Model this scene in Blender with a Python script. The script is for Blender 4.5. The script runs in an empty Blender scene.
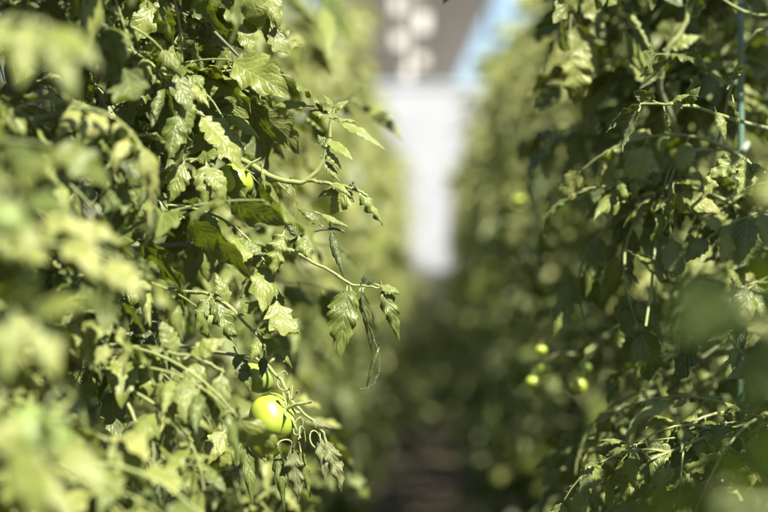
import bpy, math, random
from mathutils import Vector, Matrix, Euler
R = math.radians
PI = math.pi
scene = bpy.context.scene
COL = scene.collection
random.seed(7)

# ------------------------------------------------------------------ camera
CAM = Vector((0, 0, 1.30))
FPX = 85 / 36 * 768
cam_d = bpy.data.cameras.new('camera')
cam = bpy.data.objects.new('camera', cam_d)
COL.objects.link(cam)
cam.location = CAM
cam.rotation_euler = (R(90 + 0.28), 0, R(1.45))
cam_d.lens = 85
cam_d.sensor_width = 36
cam_d.clip_start = 0.02
cam_d.clip_end = 3000
cam_d.dof.use_dof = True
cam_d.dof.focus_distance = 1.80
cam_d.dof.aperture_fstop = 3.0
cam_d.dof.aperture_blades = 8
scene.camera = cam
CM = cam.rotation_euler.to_matrix()

def at(px, py, d):
    """point seen at photo pixel px,py (768 wide) at distance d along the row"""
    v = CM @ Vector(((px - 384) / FPX, -(py - 256) / FPX, -1))
    return CAM + v * (d / v.y)

# ------------------------------------------------------------------ light
SUN_EL, SUN_AZ = R(49), R(37)      # azimuth: to the right of straight behind the camera
to_sun = Vector((math.sin(SUN_AZ) * math.cos(SUN_EL), -math.cos(SUN_AZ) * math.cos(SUN_EL), math.sin(SUN_EL)))
sd = bpy.data.lights.new('sun', 'SUN')
sd.energy = 5.0
sd.angle = R(0.5)
sd.color = (1.0, 0.935, 0.78)
so = bpy.data.objects.new('sun', sd)
COL.objects.link(so)
so.rotation_euler = (-to_sun).to_track_quat('-Z', 'Y').to_euler()
so.location = (3, -3, 6)
w = bpy.data.worlds.new('World')
scene.world = w
w.use_nodes = True
nt = w.node_tree
sky = nt.nodes.new('ShaderNodeTexSky')
sky.sky_type = 'NISHITA'
sky.sun_disc = False
sky.sun_elevation = SUN_EL
sky.sun_rotation = math.atan2(to_sun.x, to_sun.y)
sky.air_density = 1.0
sky.dust_density = 0.4
nt.links.new(sky.outputs[0], nt.nodes['Background'].inputs[0])
nt.nodes['Background'].inputs[1].default_value = 0.05
scene.view_settings.view_transform = 'Standard'
scene.view_settings.look = 'None'
scene.view_settings.exposure = 1.8
scene.view_settings.gamma = 1
scene.render.engine = 'CYCLES'
scene.cycles.max_bounces = 5
scene.cycles.diffuse_bounces = 1
scene.cycles.transmission_bounces = 4
scene.cycles.use_denoising = True

# ------------------------------------------------------------------ helpers
def setp(o, label=None, cat=None, group=None, kind=None):
    if label: o['label'] = label
    if cat: o['category'] = cat
    if group: o['group'] = group
    if kind: o['kind'] = kind
    return o

def empty(name, loc):
    o = bpy.data.objects.new(name, None)
    o.location = loc
    o.empty_display_size = 0.1
    COL.objects.link(o)
    return o

class MB:
    """collects vertices, faces, uv and tint, links them as one mesh"""
    def __init__(s):
        s.v, s.f, s.uv, s.t, s.mi = [], [], [], [], []
    def add(s, vs, fs, uvs=None, tint=0.5, mi=0):
        b = len(s.v)
        s.v += [tuple(p) for p in vs]
        s.uv += uvs if uvs else [(0.0, 0.0)] * len(vs)
        s.t += [tint] * len(vs)
        s.f += [tuple(b + i for i in f) for f in fs]
        s.mi += [mi] * len(fs)
    def merge(s, o, M, dt=0.0):
        b = len(s.v)
        s.v += [tuple(M @ Vector(p)) for p in o.v]
        s.uv += o.uv
        s.t += [x + dt for x in o.t]
        s.f += [tuple(b + i for i in f) for f in o.f]
        s.mi += o.mi
    def mesh(s, name, mats):
        me = bpy.data.meshes.new(name)
        me.from_pydata(s.v, [], s.f)
        if not isinstance(mats, (list, tuple)): mats = [mats]
        for m in mats: me.materials.append(m)
        me.polygons.foreach_set('material_index', s.mi)
        me.polygons.foreach_set('use_smooth', [True] * len(s.f))
        uvl = me.uv_layers.new(name='UVMap')
        li = [0] * len(me.loops)
        me.loops.foreach_get('vertex_index', li)
        flat = []
        for i in li: flat += s.uv[i]
        uvl.data.foreach_set('uv', flat)
        a = me.attributes.new('tint', 'FLOAT', 'POINT')
        a.data.foreach_set('value', s.t)
        me.update()
        return me
    def build(s, name, mats, parent=None, flat=False):
        me = s.mesh(name, mats)
        if flat: me.polygons.foreach_set('use_smooth', [False] * len(s.f))
        return link(name, me, parent)

def link(name, me, parent=None, M=None):
    o = bpy.data.objects.new(name, me)
    COL.objects.link(o)
    if parent is not None: o.parent = parent
    if M is not None: o.matrix_local = M
    return o

def spline(pts, n):
    """Catmull-Rom through points"""
    P = [Vector(p) for p in pts]
    P = [P[0] * 2 - P[1]] + P + [P[-1] * 2 - P[-2]]
    out = []
    segs = len(P) - 3
    for k in range(n + 1):
        u = k / n * segs
        i = min(int(u), segs - 1)
        t = u - i
        a, b, c, d = P[i:i + 4]
        out.append(0.5 * ((2 * b) + (c - a) * t + (2 * a - 5 * b + 4 * c - d) * t * t + (3 * b - 3 * c + d - a) * t ** 3))
    return out

def tube(mb, pts, r0, r1, sides=6, tint=0.5, mi=0, cap=True):
    n = len(pts)
    ref = Vector((0.3, 0.2, 0.9)).normalized()
    vs, fs, uv = [], [], []
    for i, p in enumerate(pts):
        d = (pts[min(i + 1, n - 1)] - pts[max(i - 1, 0)])
        if d.length < 1e-9: d = Vector((0, 0, 1))
        d.normalize()
        a = d.cross(ref)
        if a.length < 0.05: a = d.cross(Vector((1, 0, 0)))
        a.normalize()
        b = d.cross(a)
        r = r0 + (r1 - r0) * i / (n - 1)
        for k in range(sides):
            th = 2 * PI * k / sides
            vs.append(p + (a * math.cos(th) + b * math.sin(th)) * r)
            uv.append((i / n, k / sides))
    for i in range(n - 1):
        for k in range(sides):
            k2 = (k + 1) % sides
            fs.append((i * sides + k, i * sides + k2, (i + 1) * sides + k2, (i + 1) * sides + k))
    if cap:
        fs.append(tuple(range(sides)))
        fs.append(tuple((n - 1) * sides + k for k in range(sides))[::-1])
    mb.add(vs, fs, uv, tint, mi)

def box(mb, c, s, rz=0, mi=0, tint=0.5):
    vs = []
    M = Matrix.Rotation(rz, 3, 'Z')
    for x in (-1, 1):
        for y in (-1, 1):
            for z in (-1, 1):
                vs.append(Vector(c) + M @ Vector((x * s[0] / 2, y * s[1] / 2, z * s[2] / 2)))
    fs = [(0, 1, 3, 2), (4, 6, 7, 5), (0, 4, 5, 1), (2, 3, 7, 6), (0, 2, 6, 4), (1, 5, 7, 3)]
    mb.add(vs, fs, None, tint, mi)

# ------------------------------------------------------------------ materials
def newmat(name):
    m = bpy.data.materials.new(name)
    m.use_nodes = True
    N, L = m.node_tree.nodes, m.node_tree.links
    return m, N, L, N['Principled BSDF']

def ramp(N, pts):
    r = N.new('ShaderNodeValToRGB')
    e = r.color_ramp.elements
    e[0].position, e[0].color = pts[0][0], (*pts[0][1], 1)
    e[1].position, e[1].color = pts[-1][0], (*pts[-1][1], 1)
    for p, c in pts[1:-1]:
        x = e.new(p)
        x.color = (*c, 1)
    return r

def math_node(N, L, op, a, b=None, clamp=False):
    n = N.new('ShaderNodeMath')
    n.operation = op
    n.use_clamp = clamp
    for i, x in enumerate((a, b)):
        if x is None: continue
        if isinstance(x, (int, float)): n.inputs[i].default_value = x
        else: L.new(x, n.inputs[i])
    return n.outputs[0]

def leaf_material(name, cols, trans=(0.20, 0.26, 0.008), tmix=0.22, rough=0.43, under=0.3, spec=0.45):
    m, N, L, B = newmat(name)
    at_ = N.new('ShaderNodeAttribute'); at_.attribute_name = 'tint'
    oi = N.new('ShaderNodeObjectInfo')
    tc = N.new('ShaderNodeTexCoord')
    uv = N.new('ShaderNodeSeparateXYZ'); L.new(tc.outputs['UV'], uv.inputs[0])
    U, V = uv.outputs[0], uv.outputs[1]
    nz = N.new('ShaderNodeTexNoise'); nz.inputs['Scale'].default_value = 55
    nz.inputs['Detail'].default_value = 4
    L.new(tc.outputs['Object'], nz.inputs['Vector'])
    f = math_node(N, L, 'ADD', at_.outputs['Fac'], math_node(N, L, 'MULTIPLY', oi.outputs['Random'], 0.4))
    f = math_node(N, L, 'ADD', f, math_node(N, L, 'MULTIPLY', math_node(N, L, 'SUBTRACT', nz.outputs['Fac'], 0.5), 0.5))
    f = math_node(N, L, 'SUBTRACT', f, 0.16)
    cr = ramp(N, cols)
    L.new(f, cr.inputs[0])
    # veins: V is -1..1 across the blade, U 0..1 along it
    aV = math_node(N, L, 'ABSOLUTE', V)
    ph = math_node(N, L, 'SUBTRACT', math_node(N, L, 'MULTIPLY', U, 8.0), math_node(N, L, 'MULTIPLY', aV, 2.2))
    nw = N.new('ShaderNodeTexNoise'); nw.inputs['Scale'].default_value = 90
    L.new(tc.outputs['Object'], nw.inputs['Vector'])
    ph = math_node(N, L, 'ADD', ph, math_node(N, L, 'MULTIPLY', nw.outputs['Fac'], 1.3))
    fr = math_node(N, L, 'FRACT', ph)
    tri = math_node(N, L, 'ABSOLUTE', math_node(N, L, 'SUBTRACT', fr, 0.5))
    side = math_node(N, L, 'SMOOTH_MIN', math_node(N, L, 'MULTIPLY', tri, 5.0), 1.0)
    mid = math_node(N, L, 'MULTIPLY', aV, 14.0, True)
    vein = math_node(N, L, 'MULTIPLY', side, mid, True)        # 0 on veins
    vor = N.new('ShaderNodeTexVoronoi'); vor.inputs['Scale'].default_value = 260
    L.new(tc.outputs['Object'], vor.inputs['Vector'])
    crk = N.new('ShaderNodeTexNoise'); crk.inputs['Scale'].default_value = 130; crk.inputs['Detail'].default_value = 3
    L.new(tc.outputs['Object'], crk.inputs['Vector'])
    hgt = math_node(N, L, 'ADD', vein, math_node(N, L, 'MULTIPLY', vor.outputs['Distance'], 0.35))
    hgt = math_node(N, L, 'ADD', hgt, math_node(N, L, 'MULTIPLY', crk.outputs['Fac'], 1.6))
    bp = N.new('ShaderNodeBump'); bp.inputs['Strength'].default_value = 0.42
    bp.inputs['Distance'].default_value = 0.0012
    L.new(hgt, bp.inputs['Height'])
    L.new(bp.outputs[0], B.inputs['Normal'])
    mixv = N.new('ShaderNodeMix'); mixv.data_type = 'RGBA'
    mixv.inputs[6].default_value = (0.20, 0.25, 0.09, 1)
    L.new(cr.outputs[0], mixv.inputs[7])
    L.new(math_node(N, L, 'MULTIPLY_ADD', vein, 0.55), mixv.inputs[0])
    mixv.inputs[0].default_value = 1
    nd = mixv.inputs[0].links[0].from_node; nd.inputs[2].default_value = 0.45
    # paler underside
    geo = N.new('ShaderNodeNewGeometry')
    und = N.new('ShaderNodeMix'); und.data_type = 'RGBA'
    L.new(math_node(N, L, 'MULTIPLY', geo.outputs['Backfacing'], under), und.inputs[0])
    L.new(mixv.outputs[2], und.inputs[6])
    und.inputs[7].default_value = (0.17, 0.185, 0.09, 1)
    L.new(und.outputs[2], B.inputs['Base Color'])
    B.inputs['Roughness'].default_value = rough
    B.inputs['Specular IOR Level'].default_value = spec
    B.inputs['Sheen Weight'].default_value = 0.03
    B.inputs['Sheen Roughness'].default_value = 0.5
    tr = N.new('ShaderNodeBsdfTranslucent')
    tm = N.new('ShaderNodeMix'); tm.data_type = 'RGBA'; tm.blend_type = 'MULTIPLY'
    tm.inputs[0].default_value = 0.5
    tm.inputs[6].default_value = (*trans, 1)
    rr = ramp(N, [(0.0, (0.75, 0.9, 0.7)), (1.0, (1.3, 1.1, 0.9))]); L.new(f, rr.inputs[0])
    L.new(rr.outputs[0], tm.inputs[7])
    L.new(tm.outputs[2], tr.inputs['Color'])
    L.new(bp.outputs[0], tr.inputs['Normal'])
    ms = N.new('ShaderNodeMixShader'); ms.inputs[0].default_value = tmix
    L.new(B.outputs[0], ms.inputs[1]); L.new(tr.outputs[0], ms.inputs[2])
    L.new(ms.outputs[0], N['Material Output'].inputs['Surface'])
    return m

LEAF = leaf_material('leaf_green', [(0.0, (0.014, 0.027, 0.007)), (0.3, (0.066, 0.090, 0.013)), (0.7, (0.156, 0.182, 0.038)), (1.0, (0.235, 0.248, 0.075))])
SHADED_LEAF = leaf_material('leaf_shaded', [(0.0, (0.012, 0.026, 0.004)), (1.0, (0.034, 0.060, 0.005))], trans=(0.09, 0.13, 0.002), tmix=0.35, rough=0.7, under=0.0, spec=0.08)  # darker leaf copy: shade put into the colour of the near right leaves
YOUNG = leaf_material('leaf_young', [(0.0, (0.12, 0.155, 0.035)), (1.0, (0.20, 0.235, 0.06))], trans=(0.24, 0.30, 0.04))
DRY = leaf_material('leaf_wilting', [(0.0, (0.07, 0.085, 0.035)), (0.6, (0.14, 0.15, 0.06)), (1.0, (0.24, 0.22, 0.10))], trans=(0.2, 0.16, 0.05), tmix=0.2, rough=0.6)

def stem_material(name, c0, c1, scale=60):
    m, N, L, B = newmat(name)
    tc = N.new('ShaderNodeTexCoord')
    nz = N.new('ShaderNodeTexNoise'); nz.inputs['Scale'].default_value = scale; nz.inputs['Detail'].default_value = 5
    L.new(tc.outputs['Object'], nz.inputs['Vector'])
    cr = ramp(N, [(0.3, c0), (0.7, c1)]); L.new(nz.outputs['Fac'], cr.inputs[0])
    L.new(cr.outputs[0], B.inputs['Base Color'])
    bp = N.new('ShaderNodeBump'); bp.inputs['Strength'].default_value = 0.4; bp.inputs['Distance'].default_value = 0.001
    L.new(nz.outputs['Fac'], bp.inputs['Height']); L.new(bp.outputs[0], B.inputs['Normal'])
    B.inputs['Roughness'].default_value = 0.55
    B.inputs['Sheen Weight'].default_value = 0.25
    return m
STEM = stem_material('stem_green', (0.13, 0.165, 0.045), (0.22, 0.25, 0.08))
STEM_OLD = stem_material('stem_old', (0.10, 0.11, 0.05), (0.19, 0.17, 0.09))
STEM_DARK = stem_material('stem_dark', (0.035, 0.045, 0.02), (0.06, 0.07, 0.03))

def tomato_material(name, c0, c1):
    m, N, L, B = newmat(name)
    tc = N.new('ShaderNodeTexCoord')
    sp = N.new('ShaderNodeSeparateXYZ'); L.new(tc.outputs['Object'], sp.inputs[0])
    nz = N.new('ShaderNodeTexNoise'); nz.inputs['Scale'].default_value = 40; nz.inputs['Detail'].default_value = 3
    L.new(tc.outputs['Object'], nz.inputs['Vector'])
    f = math_node(N, L, 'ADD', math_node(N, L, 'MULTIPLY', sp.outputs[2], 16.0), math_node(N, L, 'MULTIPLY', nz.outputs['Fac'], 0.8))
    cr = ramp(N, [(0.0, c0), (0.85, c1)]); L.new(f, cr.inputs[0])
    L.new(cr.outputs[0], B.inputs['Base Color'])
    B.inputs['Roughness'].default_value = 0.33
    B.inputs['Specular IOR Level'].default_value = 0.9
    B.inputs['Subsurface Weight'].default_value = 0.35
    B.inputs['Subsurface Radius'].default_value = (0.012, 0.014, 0.003)
    B.inputs['Subsurface Scale'].default_value = 0.5
    B.inputs['Coat Weight'].default_value = 0.15
    B.inputs['Coat Roughness'].default_value = 0.12
    return m
TOM = tomato_material('tomato_yellow_green', (0.39, 0.45, 0.035), (0.25, 0.35, 0.045))
TOM_D = tomato_material('tomato_dull', (0.17, 0.22, 0.045), (0.13, 0.19, 0.045))
TOM_D.node_tree.nodes['Principled BSDF'].inputs['Roughness'].default_value = 0.6
TOM_D.node_tree.nodes['Principled BSDF'].inputs['Coat Weight'].default_value = 0
TOM_G = tomato_material('tomato_green', (0.27, 0.34, 0.06), (0.19, 0.26, 0.06))

# ------------------------------------------------------------------ leaf shapes
def leaflet(mb, M, L, W, rng, hi=True, curl=0.8, fold=0.2, bend=0.6, ripple=0.12, tint=0.5, mi=0, lobes=5, nu=None, nv=None, twist=0.0):
    nu = nu or (lobes * 4 if hi else 6)
    nv = nv or (3 if hi else 1)
    ph1, ph2 = rng.uniform(0, 6.3), rng.uniform(0, 6.3)
    fr = rng.uniform(2.2, 4.0)
    vs, uv, fs = [], [], []
    x = z = 0.0
    a0 = -0.1
    asym = rng.uniform(-0.12, 0.12)
    amps = [rng.uniform(0.35, 1.45) for _ in range(2 * lobes + 4)]
    for i in range(nu + 1):
        t = i / nu
        ang = a0 - bend * t * t * 1.5 + 0.10 * math.sin(fr * t * 3 + ph1)
        if i:
            x += L / nu * math.cos(ang)
            z += L / nu * math.sin(ang)
        prof = (math.sin(PI * min(1, t ** 0.72)) ** 0.85) if 0 < t < 1 else 0.0
        prof *= (1.05 - 0.25 * t)
        roll = twist * t
        for j in range(-nv, nv + 1):
            s = j / nv
            sd_ = 1 if s >= 0 else -1
            q = (t * lobes + (0.25 if sd_ > 0 else 0)) % 1.0
            saw = (q / 0.72) if q < 0.72 else (1 - q) / 0.28
            tooth = 1 + (0.26 * saw - 0.16) * amps[int(t * lobes) * 2 + (1 if sd_ > 0 else 0)] * (1 if hi else 0.35) * abs(s)
            wd = W / 2 * prof * tooth * (1 + asym * sd_)
            th = curl * abs(s) * (0.6 + 0.6 * t)
            k = curl * (0.6 + 0.6 * t) + 1e-5
            yy = wd * math.sin(th) / k * sd_
            zz = -wd * (1 - math.cos(th)) / k
            zz += abs(yy) * math.tan(fold)
            zz += ripple * W * 0.5 * math.sin(fr * 2 * PI * t + (ph1 if sd_ > 0 else ph2)) * abs(s) ** 1.5 * prof
            if hi:
                zz += -0.030 * W * math.cos(2 * PI * (lobes * t - abs(s) * 1.1)) * abs(s) * (1.2 - abs(s)) * prof * 2
            # forward sweep of the teeth
            fx = abs(s) * L * 0.06 * (1 - t)
            y2 = yy * math.cos(roll) - zz * math.sin(roll)
            z2 = yy * math.sin(roll) + zz * math.cos(roll)
            px = x + fx * math.cos(ang) - z2 * math.sin(ang)
            pz = z + fx * math.sin(ang) + z2 * math.cos(ang)
            vs.append(M @ Vector((px, y2, pz)))
            uv.append((t, s))
    m_ = 2 * nv + 1
    for i in range(nu):
        for j in range(2 * nv):
            fs.append((i * m_ + j, (i + 1) * m_ + j, (i + 1) * m_ + j + 1, i * m_ + j + 1))
    mb.add(vs, fs, uv, tint, mi)

def frame(o, d, up=Vector((0, 0, 1)), roll=0.0):
    d = Vector(d).normalized()
    y = Vector(up).cross(d)
    if y.length < 0.05: y = Vector((0, 1, 0.1)).cross(d)
    y.normalize()
    z = d.cross(y)
    M = Matrix.Identity(4)
    for r in range(3):
        M[r][0], M[r][1], M[r][2], M[r][3] = d[r], y[r], z[r], o[r]
    return M @ Matrix.Rotation(roll, 4, 'X')

def compound_leaf(rng, L=0.22, pairs=3, hi=True, droop=0.9, curl=1.0, size=1.0, mat=(0, 1), wide=0.52):
    """one tomato leaf: stalk, pairs of toothed leaflets, small leaflets between; along +X drooping to -Z"""
    mb = MB()
    pts = []
    x = y = z = 0
    a = rng.uniform(0.1, 0.6)
    yw = 0
    n = 10 if hi else 5
    ybend = rng.uniform(-0.5, 0.5)
    for i in range(n + 1):
        pts.append(Vector((x, y, z)))
        a -= droop * 1.7 / n
        yw += ybend / n
        x += L / n * math.cos(a) * math.cos(yw)
        y += L / n * math.cos(a) * math.sin(yw)
        z += L / n * math.sin(a)
    tube(mb, pts, 0.0020 * size + 0.0006, 0.0009, 5 if hi else 3, 0.5, mat[1], cap=False)
    def on(t):
        u = t * n
        i = min(int(u), n - 1)
        return pts[i].lerp(pts[i + 1], u - i), (pts[i + 1] - pts[i]).normalized()
    base_t = rng.uniform(0.2, 0.8)
    def put(t, side, ll, kind):
        p, d = on(t)
        sidev = d.cross(Vector((0, 0, 1)))
        if sidev.length < 0.1: sidev = Vector((0, 1, 0))
        sidev.normalize()
        if side == 0:
            dd = d + Vector((0, 0, -0.35))
        else:
            dd = d * rng.uniform(0.25, 0.7) + sidev * side + Vector((0, 0, rng.uniform(-0.9, 0.25)))
        dd.normalize()
        st = ll * (0.16 if side else 0.05)
        q = p + dd * st
        tube(mb, [p, p.lerp(q, 0.5) + Vector((0, 0, 0.001)), q], 0.0011, 0.0007, 4 if hi else 3, 0.5, mat[1], cap=False)
        up = Vector((rng.uniform(-.45, .45), rng.uniform(-.45, .45), 1))
        M = frame(q, dd, up, rng.uniform(-0.5, 0.5))
        leaflet(mb, M, ll, ll * rng.uniform(wide - 0.08, wide + 0.10), rng, hi, curl * rng.uniform(0.3, 1.7), rng.uniform(-0.1, 0.45),
                rng.uniform(0.2, 1.3) * droop, rng.uniform(0.08, 0.28), base_t + rng.uniform(-0.22, 0.22), mat[0],
                lobes=rng.choice((4, 5, 5, 6)) if kind else 3, twist=rng.uniform(-0.7, 0.7))
    for k in range(pairs):
        t = 0.34 + 0.56 * k / max(1, pairs - 0.4)
        ll = L * rng.uniform(0.27, 0.36) * (0.85 + 0.3 * math.sin(PI * (k + 1) / (pairs + 1)))
        put(t, 1, ll * rng.uniform(0.85, 1.1), 1)
        put(min(0.97, t + rng.uniform(0, 0.05)), -1, ll * rng.uniform(0.85, 1.1), 1)
        if hi and k < pairs - 1:
            put(t + 0.13, rng.choice((1, -1)), ll * 0.35, 0)
            if rng.random() < .6: put(t + 0.10, rng.choice((1, -1)), ll * 0.28, 0)
    put(1.0, 0, L * rng.uniform(0.32, 0.42), 1)
    return mb

rng = random.Random(11)
HI = []
for i in range(22):
    HI.append(compound_leaf(rng, rng.uniform(0.17, 0.25), rng.choice((2, 3, 3)), True, rng.uniform(0.35, 1.15), rng.uniform(0.5, 1.5)))
YG = [compound_leaf(rng, rng.uniform(0.07, 0.12), 2, True, rng.uniform(-0.2, 0.6), 1.2, 0.6) for i in range(6)]
DR = [compound_leaf(rng, rng.uniform(0.13, 0.18), 2, True, rng.uniform(1.2, 1.5), 2.4, 0.8, wide=0.38) for i in range(4)]
LO = [compound_leaf(rng, rng.uniform(0.20, 0.27), 2, False, rng.uniform(0.3, 1.2), rng.uniform(0.3, 1.2), wide=0.6) for i in range(10)]
HI_ME = [m.mesh('leaf', [LEAF, STEM]) for m in HI]
YG_ME = [m.mesh('leaf', [YOUNG, STEM]) for m in YG]
DR_ME = [m.mesh('leaf', [DRY, STEM_OLD]) for m in DR]

# ------------------------------------------------------------------ tomato
def tomato_mb(r, rng, squash=0.88):
    mb = MB()
    nu, nv = 20, 32
    vs, fs = [], []
    nl = rng.choice((3, 4, 5))
    for i in range(nu + 1):
        th = PI * i / nu
        for j in range(nv):
            ph = 2 * PI * j / nv
            lob = 1 + 0.028 * math.cos(nl * ph) * math.sin(th)
            rr = r * math.sin(th) * lob * (1 + 0.03 * math.sin(2 * th))
            zz = r * squash * math.cos(th) - 0.16 * r * math.exp(-(th / 0.33) ** 2)
            zz += 0.03 * r * math.exp(-((PI - th) / 0.3) ** 2)
            vs.append((rr * math.cos(ph), rr * math.sin(ph), zz))
    for i in range(nu):
        for j in range(nv):
            j2 = (j + 1) % nv
            fs.append((i * nv + j, (i + 1) * nv + j, (i + 1) * nv + j2, i * nv + j2))
    mb.add(vs, fs)
    return mb

def calyx_mb(r, rng):
    mb = MB()
    o = Vector((0, 0, r * 0.76))
    for k in range(5):
        a = 2 * PI * k / 5 + rng.uniform(-.25, .25)
        d = Vector((math.cos(a), math.sin(a), 0.15))
        M = frame(o, d)
        leaflet(mb, M, r * rng.uniform(0.9, 1.3), r * 0.26, rng, False, 0.6, 0.2, rng.uniform(-1.3, 0.5), 0.1, 0.5, 0, nu=8, nv=1, lobes=1)
    tube(mb, spline([o - Vector((0, 0, 0.002)), o + Vector((0.002, 0, r * .5)), o + Vector((0.008, 0.003, r * 1.1))], 6), 0.0022, 0.0016, 6, 0.5, 1)
    return mb

rt = random.Random(5)
TM = [tomato_mb(0.025, rt).mesh('tomato', TOM), tomato_mb(0.025, rt, 0.8).mesh('tomato', TOM_G), tomato_mb(0.025, rt, 0.9).mesh('tomato', TOM_D)]
CM_ = [calyx_mb(0.025, rt).mesh('calyx', [STEM, STEM]), calyx_mb(0.025, rt).mesh('calyx', [STEM, STEM]), calyx_mb(0.025, rt).mesh('calyx', [STEM, STEM])]

def add_tomato(parent, loc, r, kind=0, tilt=(0, 0, 0), label=None):
    s = r / 0.025
    M = Matrix.Translation(Vector(loc) - parent.location) @ Euler(tilt).to_matrix().to_4x4() @ Matrix.Scale(s, 4)
    o = link('tomato', TM[kind], parent, M)
    link('calyx', CM_[kind], o)
    if label: o['label'] = label
    return o

# ------------------------------------------------------------------ near plants
def project(p):
    v = CM.transposed() @ (p - CAM)
    if v.z > -0.15: return None
    return 384 + FPX * v.x / -v.z, 256 - FPX * v.y / -v.z

def near_plant(name_label, x, y, side, reach, seed, nbr=17, h=2.5, cap=96, back=0.34, avoid=None, yr=0.30):
    """side: +1 when the aisle lies towards +x of the plant; reach: how far its foliage comes into the aisle"""
    rng = random.Random(seed)
    root = empty('tomato_plant', (x, y, 0))
    setp(root, name_label, 'tomato plant', 'tomato plants trained in two rows along the aisle')
    stem = MB()
    pts = [Vector((rng.uniform(-.035, .035), rng.uniform(-.04, .04), h * k / 7)) for k in range(8)]
    sp = spline(pts, 40)
    tube(stem, sp, 0.010, 0.004, 9)
    stem.build('stem', STEM_OLD, root)
    leaves = []
    def leaf_at(p, d, kind=0, sc=1.0):
        yaw = math.atan2(d.y, d.x) + rng.uniform(-0.7, 0.7)
        M = Matrix.Translation(p) @ Euler((rng.uniform(-0.6, 0.6), rng.uniform(-0.45, 0.45), yaw)).to_matrix().to_4x4() @ Matrix.Scale(sc, 4)
        leaves.append((M, kind, rng.random()))
    for b in range(nbr):
        z0 = 0.15 + (h - 0.35) * (b + rng.random() * 0.7) / nbr
        s0 = sp[int(z0 / h * 40)]
        # spread of branches: mostly to the aisle, some back and along the row
        if b % 3 != 2:
            a = rng.uniform(-0.95, 0.95)
            dirv = Vector((side * math.cos(a), math.sin(a), 0))
            ln = reach * rng.uniform(0.72, 1.0) / max(0.55, math.cos(a)) - 0.12
            ln = min(ln, 0.55)
        else:
            a = rng.uniform(-1.2, 1.2)
            dirv = Vector((-side * math.cos(a), math.sin(a), 0))
            ln = back * rng.uniform(0.5, 0.9)
        taper = 1.0 - 0.2 * max(0, (z0 - 1.7) / 0.7)
        ln *= taper
        for _ in range(5):
            e = s0 + dirv * (ln + 0.05) + root.location
            if avoid and avoid([e]): ln *= 0.75
            else: break
        p0 = s0
        p1 = s0 + dirv * ln * 0.35 + Vector((0, 0, rng.uniform(0.03, 0.12)))
        p2 = s0 + dirv * ln * 0.72 + Vector((rng.uniform(-.03, .03), rng.uniform(-.05, .05), rng.uniform(0.04, 0.14)))
        p3 = s0 + dirv * ln + Vector((rng.uniform(-.03, .03), rng.uniform(-.06, .06), rng.uniform(-0.08, 0.12)))
        bp = spline([p0, p1, p2, p3], 14)
        mb = MB()
        tube(mb, bp, 0.0032, 0.0013, 7)
        mb.build('branch', STEM, root)
        nl = 16
        for k in range(nl):
            t = 0.22 + 0.78 * k / (nl - 1)
            i = min(13, int(t * 14))
            p = bp[i].lerp(bp[i + 1], t * 14 - i)
            sgn = 1 if k % 2 else -1
            aa = rng.uniform(0.5, 1.3) * sgn * (1 - 0.6 * t)
            dd = Matrix.Rotation(aa, 3, 'Z') @ dirv
            kind = 1 if (t > 0.95 and rng.random() < 0.7) else (2 if rng.random() < 0.05 else 0)
            leaf_at(p, dd, kind, rng.uniform(0.45, 0.98) * (0.8 if t > 0.9 else 1.0))
    for k in range(12):
        z0 = rng.uniform(0.4, h)
        a = rng.uniform(0, 6.28)
        leaf_at(sp[min(40, int(z0 / h * 40))], Vector((math.cos(a), math.sin(a), 0)), 0, rng.uniform(0.9, 1.25))
    for k in range(3):
        a = rng.uniform(0, 6.28)
        leaf_at(sp[40], Vector((math.cos(a), math.sin(a), 0)), 1, 1.0)
    # the ones that show largest become leaf parts, the rest one foliage part
    sc = []
    for M, kind, rr in leaves:
        c = M @ Vector((0.08, 0, -0.04)) + root.location
        pr = project(c)
        if pr is None: sc.append(9e9); continue
        out = max(0, -pr[0], pr[0] - 768) + max(0, -pr[1], pr[1] - 512)
        sc.append(out + c.y * 10 + (0.5 - side * (c.x - x)) * 100)
    order = sorted(range(len(leaves)), key=lambda i: sc[i])
    rest = MB()
    n = 0
    for i in order:
        M, kind, rr = leaves[i]
        if avoid and avoid([M @ t + root.location for t in TIPS]): continue
        lib = (HI_ME, YG_ME, DR_ME)[kind]
        if n < cap and sc[i] < 420:
            link('leaf', lib[int(rr * len(lib))], root, M)
            n += 1
        else:
            rest.merge(HI[int(rr * 22)] if sc[i] < 500 else LO[int(rr * 10)], M)
    if rest.v:
        setp(rest.build('foliage', [LEAF, STEM], root), kind='stuff')
    return root

# keep a free view onto the in-focus sprigs, the fruit and down the aisle
FLECKS = [(at(543, 373, 2.36), .06), (at(578, 386, 2.36), .05), (at(730, 172, 1.87), .02), (at(745, 375, 1.81), .02), (at(272, 417, 1.8), .04), (at(385, 140, 1.8), .04)]
def in_sunfleck(pts):
    for q in pts:
        for o, r in FLECKS:
            v = q - o
            t = v.dot(to_sun)
            if 0.02 < t < 1.0 and (v - to_sun * t).length < r + 0.03: return True
    return False
def avoid_left(pts):
    if in_sunfleck(pts): return True
    for q in pts:
        pr = project(q)
        if pr is None: continue
        px, py = pr
        if q.y < 0.84 or (q.y < 0.98 and px > 110): return True
        if q.y < 1.74:
            if px > 195 + (q.y - 0.8) * 90: return True
            if q.y > 1.5 and px > 215 and 60 < py < 210: return True
        if q.y < 1.9 and 244 < px < 335 and 385 < py < 462: return True
        if q.y < 1.83 and px > 320 and py > 90: return True
        if q.y < 3.2 and px > 375: return True
    return False
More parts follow.
